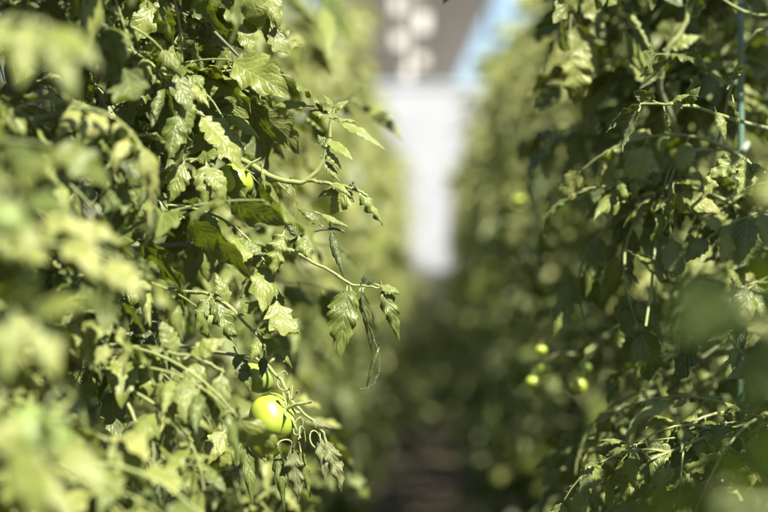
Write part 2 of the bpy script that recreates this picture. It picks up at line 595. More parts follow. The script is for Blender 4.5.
def avoid_right(pts):
    if in_sunfleck(pts): return True
    for q in pts:
        pr = project(q)
        if pr is None: return True
        px, py = pr
        if q.y < 1.5: return True
        if q.y < 2.68 and 512 < px < 610 and 328 < py < 408: return True
        if q.y < 1.87 and px > 698 and 150 < py < 202: return True
        if q.y < 1.83 and px > 704 and 325 < py < 398: return True
        if q.y < 2.13 and 733 < px < 749 and py < 118: return True
        if q.y < 3.0 and px < 535: return True
        if q.y < 4.2 and px < 505: return True
    return False
TIPS = [Vector(v) for v in ((0, 0, 0), (.08, 0, -.02), (.16, 0, -.05), (.12, 0, -.14), (.10, .08, -.06), (.10, -.08, -.06))]

PL = {}
PL['L0'] = near_plant('nearest tomato plant on the left, a mass of pale strongly blurred leaves', -0.50, 1.04, 1, 0.34, 101, nbr=34, avoid=avoid_left)
PL['L1'] = near_plant('second tomato plant on the left, blurred leaves around a big dull green fruit', -0.52, 1.44, 1, 0.39, 102, nbr=32, avoid=avoid_left)
PL['L2'] = near_plant('sharply focused tomato plant on the left with the glossy yellow green tomato', -0.50, 1.80, 1, 0.44, 103, nbr=26, avoid=avoid_left)
PL['L3'] = near_plant('softly blurred tomato plant directly behind the sharply focused one on the left', -0.53, 2.24, 1, 0.44, 104, nbr=24, avoid=avoid_left)
PL['L4'] = near_plant('blurred tomato plant arching its top leaves over the aisle from the left row', -0.58, 2.75, 1, 0.40, 105, nbr=22, avoid=avoid_left)
PL['R1'] = near_plant('tomato plant at the teal stake on the right, with sharp dark leaves', 0.52, 1.97, -1, 0.44, 201, nbr=30, avoid=avoid_right)
PL['R2'] = near_plant('shaded tomato plant with pale upright stems just behind the teal stake', 0.54, 2.40, -1, 0.46, 202, nbr=26, avoid=avoid_right)
PL['R3'] = near_plant('dark tomato plant on the right with small blurred yellow tomatoes over the aisle', 0.57, 2.88, -1, 0.46, 203, nbr=26, avoid=avoid_right)
PL['R4'] = near_plant('blurred right row tomato plant standing behind the one with small yellow tomatoes', 0.68, 3.40, -1, 0.42, 204, nbr=22, avoid=avoid_right)

# ------------------------------------------------------------------ far plants
def far_variant(seed, reach=0.36, h=2.55):
    rng = random.Random(seed)
    stem, fol = MB(), MB()
    sp = spline([Vector((rng.uniform(-.04, .04), rng.uniform(-.04, .04), h * k / 6)) for k in range(7)], 18)
    tube(stem, sp, 0.010, 0.004, 5)
    for b in range(34):
        z0 = 0.05 + (h - 0.15) * ((b + rng.random()) / 34) ** 1.12
        s0 = sp[min(18, int(z0 / h * 18))]
        a = rng.uniform(0, 2 * PI)
        bulge = 1.0 if z0 < 1.4 else 1.0 - 0.30 * (z0 - 1.4) / (h - 1.4)
        ln = reach * bulge * rng.uniform(0.5, 0.85)
        dirv = Vector((math.cos(a), math.sin(a) * 0.9, 0))
        p3 = s0 + dirv * ln + Vector((0, 0, rng.uniform(-.08, .14)))
        bp = spline([s0, s0 + dirv * ln * .5 + Vector((0, 0, .08)), p3], 5)
        tube(stem, bp, 0.005, 0.002, 4)
        for k in range(6):
            t = 0.15 + 0.85 * k / 5
            p = s0.lerp(p3, t) + Vector((0, 0, 0.05 * math.sin(PI * t)))
            yaw = a + rng.uniform(-1.3, 1.3)
            M = Matrix.Translation(p) @ Euler((rng.uniform(-0.6, 0.6), rng.uniform(-0.5, 0.5), yaw)).to_matrix().to_4x4() @ Matrix.Scale(rng.uniform(.8, 1.3), 4)
            fol.merge(LO[rng.randrange(10)], M, -.30 + .45 * p.z + rng.uniform(-.15, .2))  # paler young leaves higher up; also paints in lit tops and shaded bases
    return stem.mesh('stem', STEM_OLD), fol.mesh('foliage', [LEAF, STEM]), [Vector((math.cos(a) * .26, math.sin(a) * .26, rng.uniform(.7, 1.5))) for a in (rng.uniform(0, 6.28) for _ in range(4))]
FV = [far_variant(300 + i) for i in range(5)]
protos = []
for i, (sm, fm, tp) in enumerate(FV):
    r_ = empty('tomato_plant', (0, 0, 0))
    link('stem', sm, r_)
    link('foliage', fm, r_)
    for k, p in enumerate(tp):
        link('tomato', TM[k % 2], r_, Matrix.Translation(p))
    protos.append(r_)
used = [False] * 5
def copy_tree(o):
    c = o.copy(); COL.objects.link(c)
    for ch in o.children:
        d = ch.copy(); COL.objects.link(d); d.parent = c
    return c
rf = random.Random(21)
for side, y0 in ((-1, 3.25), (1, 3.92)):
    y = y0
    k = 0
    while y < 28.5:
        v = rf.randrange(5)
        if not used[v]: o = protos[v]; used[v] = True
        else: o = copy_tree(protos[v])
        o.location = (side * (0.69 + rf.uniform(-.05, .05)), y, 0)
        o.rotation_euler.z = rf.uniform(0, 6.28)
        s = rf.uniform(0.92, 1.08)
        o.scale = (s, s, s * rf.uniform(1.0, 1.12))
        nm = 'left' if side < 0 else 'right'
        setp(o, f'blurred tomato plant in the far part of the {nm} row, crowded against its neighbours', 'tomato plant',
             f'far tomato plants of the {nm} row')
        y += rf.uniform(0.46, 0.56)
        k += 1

for k, (x, y, sz) in enumerate(((-.16, 26.2, .46), (.22, 26.9, .50), (-.05, 27.8, .52), (.30, 25.2, .40), (-.30, 24.6, .38), (0, 27.2, .5), (.05, 24.0, .36), (-.25, 28.5, .53), (.2, 28.4, .52), (.12, 22.6, .28), (-.2, 21.6, .24))):
    o = copy_tree(protos[k % 5])
    o.location = (x, y, 0); o.scale = (.8, .8, sz); o.rotation_euler.z = k * 1.3
    setp(o, 'low bushy tomato plant growing in the aisle in front of the white end wall', 'tomato plant', 'low plants at the far end of the aisle')
for x, y in ((.80, 1.45),):  # out-of-view plant added to cast shade on the right row
    o = copy_tree(protos[1]); o.location = (x, y, 0); o.scale = (.85, .9, .86)
    setp(o, 'unseen tomato plant added before the teal stake to shade the right row', 'tomato plant', 'unseen plants added beside the camera for shade')
for side in (-1, 1):
    for k in range(9):
        o = copy_tree(protos[rf.randrange(5)])
        o.location = (side * (1.75 + rf.uniform(-.05, .05)), 2.6 + k * 0.62, 0)
        o.rotation_euler.z = rf.uniform(0, 6.28)
        o.scale = (1.15, 1.15, 1.0)
        nm = 'left' if side < 0 else 'right'
        setp(o, f'tomato plant of the next row beyond the {nm} row, glimpsed between its leaves', 'tomato plant', f'tomato plants of the next row on the {nm}')

# ------------------------------------------------------------------ hand placed sprigs in focus
def sprig(plant, pts, r0, r1, mat=STEM, n=24, label=None, anchor=None):
    P = [at(*p) for p in pts]
    if anchor is not None: P = [Vector(anchor)] + P
    P = [p - plant.location for p in P]
    mb = MB()
    hr = random.Random(int(abs(pts[0][0]) * 13 + pts[0][1]))
    Q = spline(P, n)
    Q = [q + Vector((hr.uniform(-1, 1), 0, hr.uniform(-1, 1))) * 0.0008 for q in Q]
    Q = spline(Q, n * 3)
    r0 *= .82; r1 *= .9
    tube(mb, Q, r0, r1, 8)
    for k in range(int(n * 14)):                       # fine hairs
        u = hr.random(); i = min(len(Q) - 2, int(u * (len(Q) - 1)))
        d = (Q[i + 1] - Q[i]).normalized()
        nrm = d.cross(Vector((hr.uniform(-1, 1), hr.uniform(-1, 1), hr.uniform(-1, 1))))
        if nrm.length < .1: continue
        nrm.normalize()
        r = r0 + (r1 - r0) * u
        a_ = Q[i] + nrm * r * .9
        b_ = nrm.cross(d) * 0.00012
        mb.add([a_ + b_, a_ - b_, a_ + nrm * hr.uniform(.0012, .0024)], [(0, 1, 2)])
    for k in range(3):                                 # swollen nodes
        i = hr.randrange(4, len(Q) - 4)
        tube(mb, Q[i - 2:i + 3], (r0 + r1) * .62, (r0 + r1) * .58, 8)
    o = mb.build('branch', mat, plant)
    if label: o['label'] = label
    return o

def blade(parent, plant, p0, p1, wpx, seed, mat=LEAF, curl=0.6, fold=0.25, bend=0.3, ripple=0.12, up=(0.2, -0.8, 0.6), twist=0.0, lobes=6, tint=0.5, label=None, roll=0.0):
    a, b = at(*p0), at(*p1)
    L = (b - a).length
    W = wpx / FPX * p0[2]
    rng = random.Random(seed)
    mb = MB()
    a = a - plant.location
    b = b - plant.location
    M = frame(a, b - a, Vector(up), roll)
    M = M @ Matrix.Rotation(-bend * 0.55, 4, 'Y') if bend else M
    leaflet(mb, M, L * (1 + 0.06 * abs(bend)), W, rng, True, curl, fold, bend, ripple, tint, 0, lobes=lobes, nu=lobes * 5, nv=5, twist=twist)
    # stalk
    tube(mb, [a - (b - a).normalized() * 0.006, a + (b - a).normalized() * 0.004], 0.0010, 0.0008, 5, 0.5, 1)
    o = mb.build('leaf', [mat, STEM], parent)
    if label: o['label'] = label
    return o

L2, L3, L1, R1, R2, R3, L0 = PL['L2'], PL['L3'], PL['L1'], PL['R1'], PL['R2'], PL['R3'], PL['L0']
D = 1.80
# upper shoot with the upright tip
b1 = sprig(L2, [(200, 150, 1.92), (243, 161, D + .03), (268, 176, D + .01), (291, 182, D), (308, 179, D), (322, 164, D), (327, 148, D), (331, 124, D), (334, 106, D)], 0.0042, 0.0016,
           anchor=at(60, 130, 2.1))
for k, (p0, p1, wv, kw) in enumerate([
    ((338, 121, D), (387, 147, D - .01), 15, dict(mat=YOUNG, curl=0.9, bend=.35, up=(.3, -.7, .7))),
    ((327, 140, D), (353, 157, D - .02), 13, dict(mat=YOUNG, curl=0.5, bend=.2)),
    ((334, 118, D), (360, 122, D + .01), 14, dict(mat=YOUNG, curl=1.4, bend=.5, up=(0, -.2, 1))),
    ((333, 110, D), (349, 100, D), 10, dict(mat=YOUNG, curl=1.2, bend=.6)),
    ((331, 116, D), (309, 109, D), 15, dict(curl=1.0, bend=.4)),
    ((333, 108, D), (324, 94, D - .01), 9, dict(mat=YOUNG, curl=1.0, bend=.3)),
    ((326, 146, D), (318, 134, D), 12, dict(curl=1.0, bend=.3, tint=.1)),
    ((326, 150, D), (343, 172, D - .01), 11, dict(curl=1.1, bend=.5, mat=YOUNG)),
    ((324, 160, D), (341, 181, D - .01), 13, dict(curl=1.2, bend=.2)),
    ((309, 106, D), (268, 104, D + .02), 15, dict(mat=YOUNG, curl=.9, bend=.4)),
    ((289, 183, D), (283, 197, D), 4, dict(mat=YOUNG, curl=1.2, bend=.1)),
    ((292, 183, D), (296, 197, D), 4, dict(mat=YOUNG, curl=1.2, bend=.1)),
    ((262, 170, D), (266, 190, D), 5, dict(mat=YOUNG, curl=1.2, bend=.1)),
]):
    blade(b1, L2, p0, p1, wv, 500 + k, **kw)
# side shoot below it with crinkled tip leaf
b2 = sprig(L2, [(308, 180, D), (325, 183, D - .01), (342, 186, D - .01), (360, 191, D - .02), (371, 200, D - .02)], 0.0024, 0.0012)
for k, (p0, p1, wv, kw) in enumerate([
    ((358, 190, D - .02), (385, 226, D - .02), 20, dict(mat=YOUNG, curl=2.0, bend=.5, ripple=.5, fold=.1, lobes=7)),
    ((350, 187, D - .01), (330, 214, D - .01), 26, dict(curl=.5, bend=.3, tint=.75)),
    ((346, 186, D - .01), (316, 196, D), 16, dict(curl=1.0, bend=.5)),
    ((330, 184, D - .01), (352, 196, D - .03), 14, dict(mat=YOUNG, curl=1.6, bend=.7)),
]):
    blade(b2, L2, p0, p1, wv, 520 + k, **kw)
# dark twisted shoot
b3 = sprig(L2, [(196, 244, 1.86), (227, 250, D + .02), (260, 255, D), (290, 243, D - .01), (308, 232, D - .02), (331, 229, D - .02), (345, 232, D - .02)], 0.0030, 0.0012, STEM_DARK, anchor=at(110, 250, 2.05))
for k, (p0, p1, wv, kw) in enumerate([
    ((331, 229, D - .02), (346, 280, D - .03), 15, dict(curl=1.7, bend=.3, tint=.05)),
    ((320, 214, D - .02), (350, 226, D - .03), 11, dict(mat=YOUNG, curl=1.6, bend=.3)),
    ((300, 238, D - .02), (280, 213, D - .02), 16, dict(curl=1.9, bend=.7, tint=.1)),
    ((284, 232, D - .02), (272, 276, D - .03), 34, dict(curl=1.5, bend=.5, ripple=.5, tint=.6, lobes=7)),
    ((298, 236, D - .02), (313, 262, D - .03), 22, dict(curl=1.6, bend=.5, ripple=.45, tint=.6)),
    ((262, 254, D), (236, 238, D), 20, dict(curl=1.2, bend=.5)),
    ((322, 226, D - .02), (297, 208, D - .02), 15, dict(curl=1.3, bend=.8, tint=.3)),
]):
    blade(b3, L2, p0, p1, wv, 540 + k, **kw)
# petiole with the hanging leaflets
b4 = sprig(L2, [(262, 255, D), (290, 250, D - .02), (313, 262, D - .03), (335, 273, D - .03), (352, 285, D - .03), (364, 286, D - .03), (380, 288, D - .03)], 0.0022, 0.0011)
for k, (p0, p1, wv, kw) in enumerate([
    ((347, 287, D - .03), (340, 358, D - .04), 34, dict(curl=.7, fold=.15, bend=.25, tint=.35, up=(.1, -1, .1), ripple=.18, lobes=7)),
    ((350, 287, D - .03), (360, 320, D - .03), 14, dict(curl=1.2, bend=.3, tint=.6)),
    ((382, 287, D - .03), (401, 342, D - .03), 24, dict(curl=1.6, fold=.4, bend=.35, tint=.4, ripple=.4, twist=.4, lobes=7)),
    ((380, 286, D - .03), (402, 294, D - .03), 15, dict(curl=1.3, bend=.8, tint=.7)),
    ((362, 288, D - .03), (375, 358, D - .02), 22, dict(curl=2.6, fold=.5, bend=.1, tint=.2, ripple=.5, twist=.7)),
    ((362, 285, D - .03), (368, 270, D - .03), 9, dict(curl=2.0, bend=.5, tint=.0)),
    ((366, 286, D - .03), (376, 276, D - .03), 8, dict(curl=2.0, bend=.5, tint=.0)),
]):
    blade(b4, L2, p0, p1, wv, 560 + k, **kw)
b4b = sprig(L2, [(362, 286, D - .03), (363, 307, D - .03), (372, 335, D - .02), (379, 358, D - .02), (376, 380, D - .02), (368, 388, D - .02), (359, 389, D - .02)], 0.0011, 0.0007, STEM_DARK)
# serrated big leaf near the upper fruit
b5 = sprig(L2, [(120, 60, 1.80), (160, 85, 1.76), (190, 108, 1.74), (204, 116, 1.74)], 0.0032, 0.0018, anchor=at(50, 40, 2.0))
for k, (p0, p1, wv, kw) in enumerate([
    ((200, 114, 1.74), (244, 166, 1.73), 44, dict(curl=.5, fold=.25, bend=.35, tint=.55, ripple=.1, lobes=8, up=(.5, -.7, .6))),
    ((185, 104, 1.75), (158, 132, 1.74), 30, dict(curl=.8, bend=.5, tint=.5)),
    ((180, 98, 1.75), (205, 74, 1.76), 32, dict(curl=.8, bend=.6, tint=.6)),
    ((160, 84, 1.77), (176, 60, 1.78), 28, dict(curl=.9, bend=.6)),
    ((150, 78, 1.77), (128, 112, 1.76), 30, dict(curl=1.0, bend=.6)),
]):
    blade(b5, L2, p0, p1, wv, 580 + k, **kw)
# top dark leaves over the shoot
b6 = sprig(L2, [(150, -8, 1.90), (185, 10, 1.85), (205, 22, 1.83), (232, 50, 1.82), (252, 68, 1.82), (262, 74, 1.82)], 0.0030, 0.0016, STEM_DARK, anchor=at(60, -20, 2.05))
for k, (p0, p1, wv, kw) in enumerate([
    ((200, 20, 1.83), (246, 47, 1.82), 24, dict(curl=.9, bend=.4, tint=.0, up=(-.6, .5, .8))),
    ((240, 26, 1.82), (257, 60, 1.82), 20, dict(curl=.7, bend=.5, tint=.4)),
    ((256, 60, 1.82), (297, 88, 1.81), 19, dict(curl=.9, bend=.4, tint=.1, up=(-.5, .5, .8))),
    ((232, 68, 1.82), (270, 100, 1.81), 22, dict(curl=1.4, bend=.7, tint=.3)),
    ((220, 66, 1.82), (196, 92, 1.81), 24, dict(curl=1.1, bend=.7, tint=.5)),
    ((232, 50, 1.82), (212, 72, 1.82), 20, dict(curl=1.2, bend=.4, tint=.2)),
]):
    blade(b6, L2, p0, p1, wv, 600 + k, **kw)
b7 = sprig(L3, [(250, -30, 2.1), (268, -14, 1.92), (272, -6, 1.90)], 0.0026, 0.0014, anchor=at(200, -50, 2.25))
for k, (p0, p1, wv, kw) in enumerate([
    ((270, -8, 1.90), (266, 22, 1.89), 14, dict(mat=YOUNG, curl=.5, bend=.2)),
    ((272, -8, 1.90), (278, 27, 1.89), 17, dict(mat=YOUNG, curl=.5, bend=.2)),
    ((262, -12, 1.92), (240, 8, 1.9), 18, dict(mat=YOUNG, curl=.8, bend=.4)),
]):
    blade(b7, L3, p0, p1, wv, 620 + k, **kw)
# arching blurred leaves over the aisle at the top
b8 = sprig(PL['L4'], [(300, -20, 3.0), (318, -4, 2.75), (330, 14, 2.6)], 0.003, 0.0016, anchor=at(240, -20, 3.1))
for k, (p0, p1, wv, kw) in enumerate([
    ((316, -6, 2.7), (350, 34, 2.55), 22, dict(curl=.8, bend=.5, tint=.3)),
    ((325, 6, 2.6), (330, 54, 2.5), 18, dict(curl=.8, bend=.3, tint=.5, mat=YOUNG)),
]):
    blade(b8, PL['L4'], p0, p1, wv, 630 + k, **kw)
b9 = sprig(L3, [(318, 108, 2.5), (345, 100, 2.4), (362, 104, 2.34)], 0.003, 0.0014, anchor=at(270, 120, 2.6))
for k, (p0, p1, wv, kw) in enumerate([
    ((360, 104, 2.34), (404, 137, 2.30), 22, dict(curl=.9, bend=.5, tint=.45)),
    ((346, 100, 2.4), (366, 84, 2.36), 18, dict(curl=.9, bend=.5, mat=YOUNG)),
    ((335, 102, 2.4), (352, 130, 2.38), 20, dict(curl=.9, bend=.5, tint=.4)),
]):
    blade(b9, L3, p0, p1, wv, 640 + k, **kw)
# folded fan of leaf left of centre
b10 = sprig(L2, [(150, 290, 1.86), (190, 292, 1.80), (215, 296, 1.78), (240, 318, 1.78), (262, 340, 1.78), (284, 362, 1.79)], 0.0028, 0.0012, anchor=at(80, 300, 2.05))
for k, (p0, p1, wv, kw) in enumerate([
    ((212, 298, 1.78), (238, 346, 1.77), 34, dict(curl=1.6, fold=.5, bend=.4, ripple=.4, tint=.2, lobes=7)),
    ((210, 297, 1.78), (196, 332, 1.77), 24, dict(curl=1.5, fold=.4, bend=.5, ripple=.4, tint=.35)),
    ((240, 300, 1.78), (252, 266, 1.78), 20, dict(curl=1.4, bend=.3, tint=.0, up=(-.6, .6, .6))),
    ((228, 306, 1.78), (216, 272, 1.78), 20, dict(curl=1.1, bend=.4, tint=.4)),
    ((262, 338, 1.78), (294, 368, 1.77), 22, dict(curl=1.8, bend=.8, tint=.2, ripple=.4)),
    ((256, 330, 1.78), (286, 326, 1.77), 20, dict(curl=1.4, bend=.8, tint=.6)),
    ((262, 336, 1.78), (250, 362, 1.77), 18, dict(curl=1.3, bend=.5, tint=.6)),
    ((236, 314, 1.78), (262, 300, 1.77), 18, dict(curl=1.3, bend=.5, tint=.8)),
]):
    blade(b10, L2, p0, p1, wv, 660 + k, **kw)

# fruit
add_tomato(L2, at(272, 417, D), 0.0244, 0, (R(22), R(58), R(0)), 'glossy yellow green tomato lit by the sun')
add_tomato(L2, at(257, 378, D + .05), 0.0180, 1, (R(-20), R(35), 0), 'small pale green tomato partly behind the bright one')
add_tomato(L2, at(236, 180, D - .01), 0.0180, 0, (R(10), R(40), 0), 'small yellow green tomato beside the upper shoot')
add_tomato(L2, at(157, 44, 1.9), 0.009, 0, (R(10), R(15), 0))
add_tomato(L1, at(36, 438, 1.2), 0.023, 2, (R(20), R(20), 0), 'large blurred green tomato')
add_tomato(L0, at(6, 222, 1.0), 0.010, 2)
b11 = sprig(L2, [(240, 356, D + .06), (262, 362, D + .04), (282, 382, D + .02), (292, 402, D), (310, 418, D), (322, 432, D), (328, 446, D)], 0.0026, 0.0012, anchor=at(150, 340, 2.0))
# curling sepals and tendrils of the truss
curl_mb = MB()
for (cx, cy, rad, ph, turns) in ((299, 424, 7, 0.5, 1.1), (303, 433, 6, 2.5, .9), (284, 378, 8, 1.0, .7), (316, 438, 7, 2.0, .8), (287, 451, 9, 3.6, .45), (293, 389, 6, .2, .8)):
    pts = []
    for k in range(13):
        a = ph + turns * 2 * PI * k / 12
        pts.append(at(cx + rad * math.cos(a) * (1 - k / 16) + 2 * math.sin(k * .55 + cx), cy + rad * 1.5 * math.sin(a) + k * .5, D - .012 + .012 * k / 12) - L2.location)
    tube(curl_mb, pts, 0.0011, 0.0005, 6)
link('sepal', curl_mb.mesh('sepal', STEM), b11)
for k, (p0, p1, wv, kw) in enumerate([
    ((326, 440, D), (343, 492, D - .01), 26, dict(mat=DRY, curl=1.7, fold=.4, bend=.3, ripple=.6, twist=.8, lobes=7)),
    ((320, 436, D), (326, 484, D - .01), 20, dict(mat=DRY, curl=1.9, fold=.4, bend=.2, ripple=.5, twist=.6)),
    ((310, 420, D), (332, 428, D), 16, dict(mat=DRY, curl=1.6, bend=.5)),
    ((292, 446, D), (300, 504, D), 28, dict(mat=DRY, curl=1.6, fold=.3, bend=.2, ripple=.5, twist=.5)),
    ((300, 448, D), (312, 500, D + .01), 14, dict(mat=LEAF, curl=1.8, bend=.3, ripple=.5)),
    ((276, 446, D + .01), (286, 512, D), 18, dict(mat=LEAF, curl=1.8, bend=.3, ripple=.4, tint=.1)),
    ((244, 440, D), (254, 506, D - .01), 20, dict(mat=LEAF, curl=1.5, fold=.4, bend=.3, ripple=.3, tint=.15)),
    ((246, 438, D), (268, 462, D), 17, dict(mat=LEAF, curl=1.2, bend=.5, tint=.8)),
    ((240, 446, D), (216, 470, D), 20, dict(mat=LEAF, curl=1.1, bend=.6, tint=.6)),
    ((236, 352, 1.80), (252, 392, 1.79), 20, dict(mat=LEAF, curl=.9, bend=.4, tint=.3)),
    ((264, 356, 1.80), (262, 378, 1.79), 13, dict(mat=LEAF, curl=1.4, bend=.4, tint=.2)),
    ((225, 430, 1.76), (205, 466, 1.74), 26, dict(mat=LEAF, curl=.8, bend=.5, tint=.7)),
]):
    blade(b11, L2, p0, p1, wv, 700 + k, **kw)
b12 = sprig(L2, [(236, 470, D + .03), (244, 452, D + .02), (262, 444, D + .02), (280, 442, D + .01), (294, 445, D)], 0.0022, 0.0012, STEM_DARK, anchor=at(170, 500, 2.0))

for (pl, pts_, bl, sd_) in (
    (L1, [(-40, 470, 1.12), (20, 452, 1.06), (60, 446, 1.05)], [
        ((58, 446, 1.05), (112, 492, 1.04), 44, dict(curl=.8, bend=.4, tint=.7)),
        ((40, 448, 1.05), (8, 500, 1.04), 46, dict(curl=.8, bend=.4, tint=.6)),
        ((48, 446, 1.05), (40, 408, 1.04), 26, dict(curl=1.0, bend=.5, tint=.5)),
        ((20, 452, 1.06), (-20, 410, 1.05), 44, dict(curl=.8, bend=.4, tint=.7)),
        ((12, 452, 1.06), (70, 510, 1.03), 40, dict(curl=.8, bend=.4, tint=.8))], 900),
    (L2, [(150, 176, 1.80), (190, 160, 1.74), (214, 166, 1.72)], [
        ((208, 166, 1.72), (226, 200, 1.71), 24, dict(curl=.8, bend=.5, tint=.55)),
        ((206, 164, 1.72), (206, 204, 1.71), 26, dict(curl=.9, bend=.4, tint=.5)),
        ((196, 160, 1.73), (224, 150, 1.72), 22, dict(curl=1.0, bend=.6, tint=.6)),
        ((184, 162, 1.74), (168, 204, 1.73), 26, dict(curl=.9, bend=.5, tint=.45))], 910),
    (L0, [(-80, 190, 1.20), (-20, 180, 1.06), (24, 190, 1.04)], [
        ((22, 190, 1.04), (30, 262, 1.02), 40, dict(curl=.8, bend=.4, tint=.6)),
        ((10, 186, 1.04), (66, 150, 1.02), 36, dict(curl=.8, bend=.4, tint=.7)),
        ((20, 190, 1.04), (74, 214, 1.02), 34, dict(curl=.8, bend=.4, tint=.5)),
        ((-6, 182, 1.05), (-14, 250, 1.03), 44, dict(curl=.8, bend=.4, tint=.7))], 940),
    (L0, [(-80, 320, 1.20), (-20, 310, 1.08), (40, 312, 1.06)], [
        ((38, 312, 1.06), (56, 378, 1.04), 40, dict(curl=.8, bend=.4, tint=.6)),
        ((30, 312, 1.06), (92, 300, 1.04), 34, dict(curl=.8, bend=.4, tint=.7)),
        ((14, 310, 1.06), (6, 380, 1.04), 42, dict(curl=.8, bend=.4, tint=.5)),
        ((20, 310, 1.06), (36, 262, 1.05), 32, dict(curl=.8, bend=.4, tint=.6))], 950),
    (L1, [(-60, 40, 1.25), (0, 20, 1.12), (50, 26, 1.08)], [
        ((48, 26, 1.08), (100, 62, 1.06), 38, dict(curl=.8, bend=.4, tint=.6)),
        ((30, 22, 1.08), (20, 84, 1.06), 42, dict(curl=.8, bend=.4, tint=.7)),
        ((46, 26, 1.08), (76, 100, 1.05), 36, dict(curl=.9, bend=.5, tint=.5)),
        ((6, 22, 1.10), (-20, 60, 1.08), 40, dict(curl=.9, bend=.5, tint=.6))], 920),
    (L2, [(120, 330, 1.9), (160, 350, 1.66), (196, 358, 1.62), (224, 372, 1.62)], [
        ((222, 372, 1.62), (214, 430, 1.61), 26, dict(curl=.9, bend=.4, tint=.4)),
        ((200, 360, 1.62), (182, 410, 1.61), 28, dict(curl=.9, bend=.4, tint=.5)),
        ((190, 356, 1.62), (226, 338, 1.62), 24, dict(curl=.9, bend=.5, tint=.6)),
        ((160, 350, 1.66), (140, 404, 1.64), 28, dict(curl=.9, bend=.4, tint=.6)),
        ((176, 354, 1.64), (160, 318, 1.64), 24, dict(curl=.9, bend=.5, tint=.4))], 930)):
    b_ = sprig(pl, pts_, .0026, .0013)
    for k, (p0, p1, wv, kw) in enumerate(bl): blade(b_, pl, p0, p1, wv, sd_ + k, **kw)
blade(b4, L2, (378, 350, D - .02), (366, 389, D - .02), 10, 579, curl=2.2, fold=.4, bend=.6, tint=.0)

# ---- right row: shoots in focus
b20 = sprig(R1, [(768, 128, 1.95), (730, 118, 1.86), (700, 108, 1.84), (670, 104, 1.84), (640, 104, 1.85)], 0.003, 0.0014, STEM, anchor=at(860, 150, 2.1))
for k, (p0, p1, wv, kw) in enumerate([
    ((642, 104, 1.85), (604, 130, 1.84), 22, dict(curl=1.0, bend=.5, tint=-.1, up=(-.7, .5, .7))),
    ((640, 108, 1.85), (618, 152, 1.84), 24, dict(curl=1.0, bend=.4, tint=-.1, up=(-.7, .5, .7))),
    ((664, 108, 1.85), (668, 132, 1.84), 18, dict(curl=1.0, bend=.3, tint=-.1, up=(-.7, .5, .7))),
    ((656, 102, 1.85), (632, 90, 1.84), 18, dict(curl=1.0, bend=.5, tint=-.05, up=(-.7, .5, .7))),
    ((685, 104, 1.84), (700, 86, 1.83), 16, dict(curl=1.2, bend=.5, tint=.3)),
    ((672, 102, 1.84), (690, 94, 1.83), 12, dict(mat=YOUNG, curl=1.5, bend=.6)),
    ((733, 100, 1.86), (738, 126, 1.85), 22, dict(curl=1.0, bend=.3, tint=-.1, up=(-.7, .5, .7))),
    ((730, 84, 1.86), (742, 62, 1.85), 26, dict(curl=.9, bend=.5, tint=-.1, up=(-.7, .5, .7))),
    ((716, 112, 1.84), (726, 140, 1.83), 14, dict(curl=1.0, bend=.5, tint=.3)),
]):
    blade(b20, R1, p0, p1, wv, 720 + k, **kw)
b21 = sprig(R1, [(790, 175, 1.95), (758, 168, 1.88), (735, 160, 1.87), (716, 166, 1.87)], 0.0028, 0.0014, anchor=at(870, 190, 2.1))
for k, (p0, p1, wv, kw) in enumerate([
    ((742, 158, 1.87), (712, 176, 1.86), 26, dict(mat=YOUNG, curl=.5, bend=.4, ripple=.3, up=(.6, -.7, .6))),
    ((746, 160, 1.87), (740, 194, 1.85), 24, dict(mat=YOUNG, curl=.6, bend=.4, ripple=.3, up=(.6, -.7, .5))),
    ((720, 166, 1.87), (704, 200, 1.86), 18, dict(mat=YOUNG, curl=.8, bend=.4, ripple=.3, up=(.6, -.7, .5))),
    ((752, 162, 1.87), (768, 182, 1.86), 22, dict(curl=.9, bend=.4, up=(.6, -.7, .5))),
]):
    blade(b21, R1, p0, p1, wv, 740 + k, **kw)
b26 = sprig(R1, [(800, 215, 2.0), (765, 212, 1.94), (735, 222, 1.92), (705, 240, 1.93)], .003, .0014, anchor=at(870, 220, 2.2))
for k, (p0, p1, wv, kw) in enumerate([
    ((748, 216, 1.92), (742, 262, 1.90), 28, dict(curl=.8, bend=.4, tint=.2)),
    ((736, 222, 1.92), (722, 262, 1.90), 26, dict(curl=.9, bend=.4, tint=.5)),
    ((708, 238, 1.92), (684, 262, 1.91), 22, dict(curl=.9, bend=.5, tint=.3)),
    ((722, 230, 1.92), (700, 214, 1.91), 20, dict(curl=1.0, bend=.5, tint=.6)),
    ((760, 212, 1.93), (772, 250, 1.91), 26, dict(curl=.9, bend=.4, tint=.5)),
]):
    blade(b26, R1, p0, p1, wv, 850 + k, **kw)
b27 = sprig(R1, [(800, 290, 2.0), (765, 282, 1.94), (740, 288, 1.92), (716, 300, 1.93)], .003, .0014, anchor=at(870, 300, 2.2))
for k, (p0, p1, wv, kw) in enumerate([
    ((746, 286, 1.92), (741, 334, 1.90), 28, dict(curl=.8, bend=.4, tint=.3)),
    ((730, 292, 1.92), (712, 326, 1.90), 24, dict(curl=.9, bend=.4, tint=.2)),
    ((742, 286, 1.92), (728, 268, 1.90), 20, dict(curl=.9, bend=.5, tint=.6)),
    ((756, 284, 1.93), (764, 318, 1.91), 24, dict(curl=.9, bend=.4, tint=.5)),
]):
    blade(b27, R1, p0, p1, wv, 860 + k, **kw)
b28 = sprig(R1, [(800, 440, 2.0), (765, 425, 1.94), (738, 424, 1.92), (712, 436, 1.93)], .003, .0014, anchor=at(870, 450, 2.2))
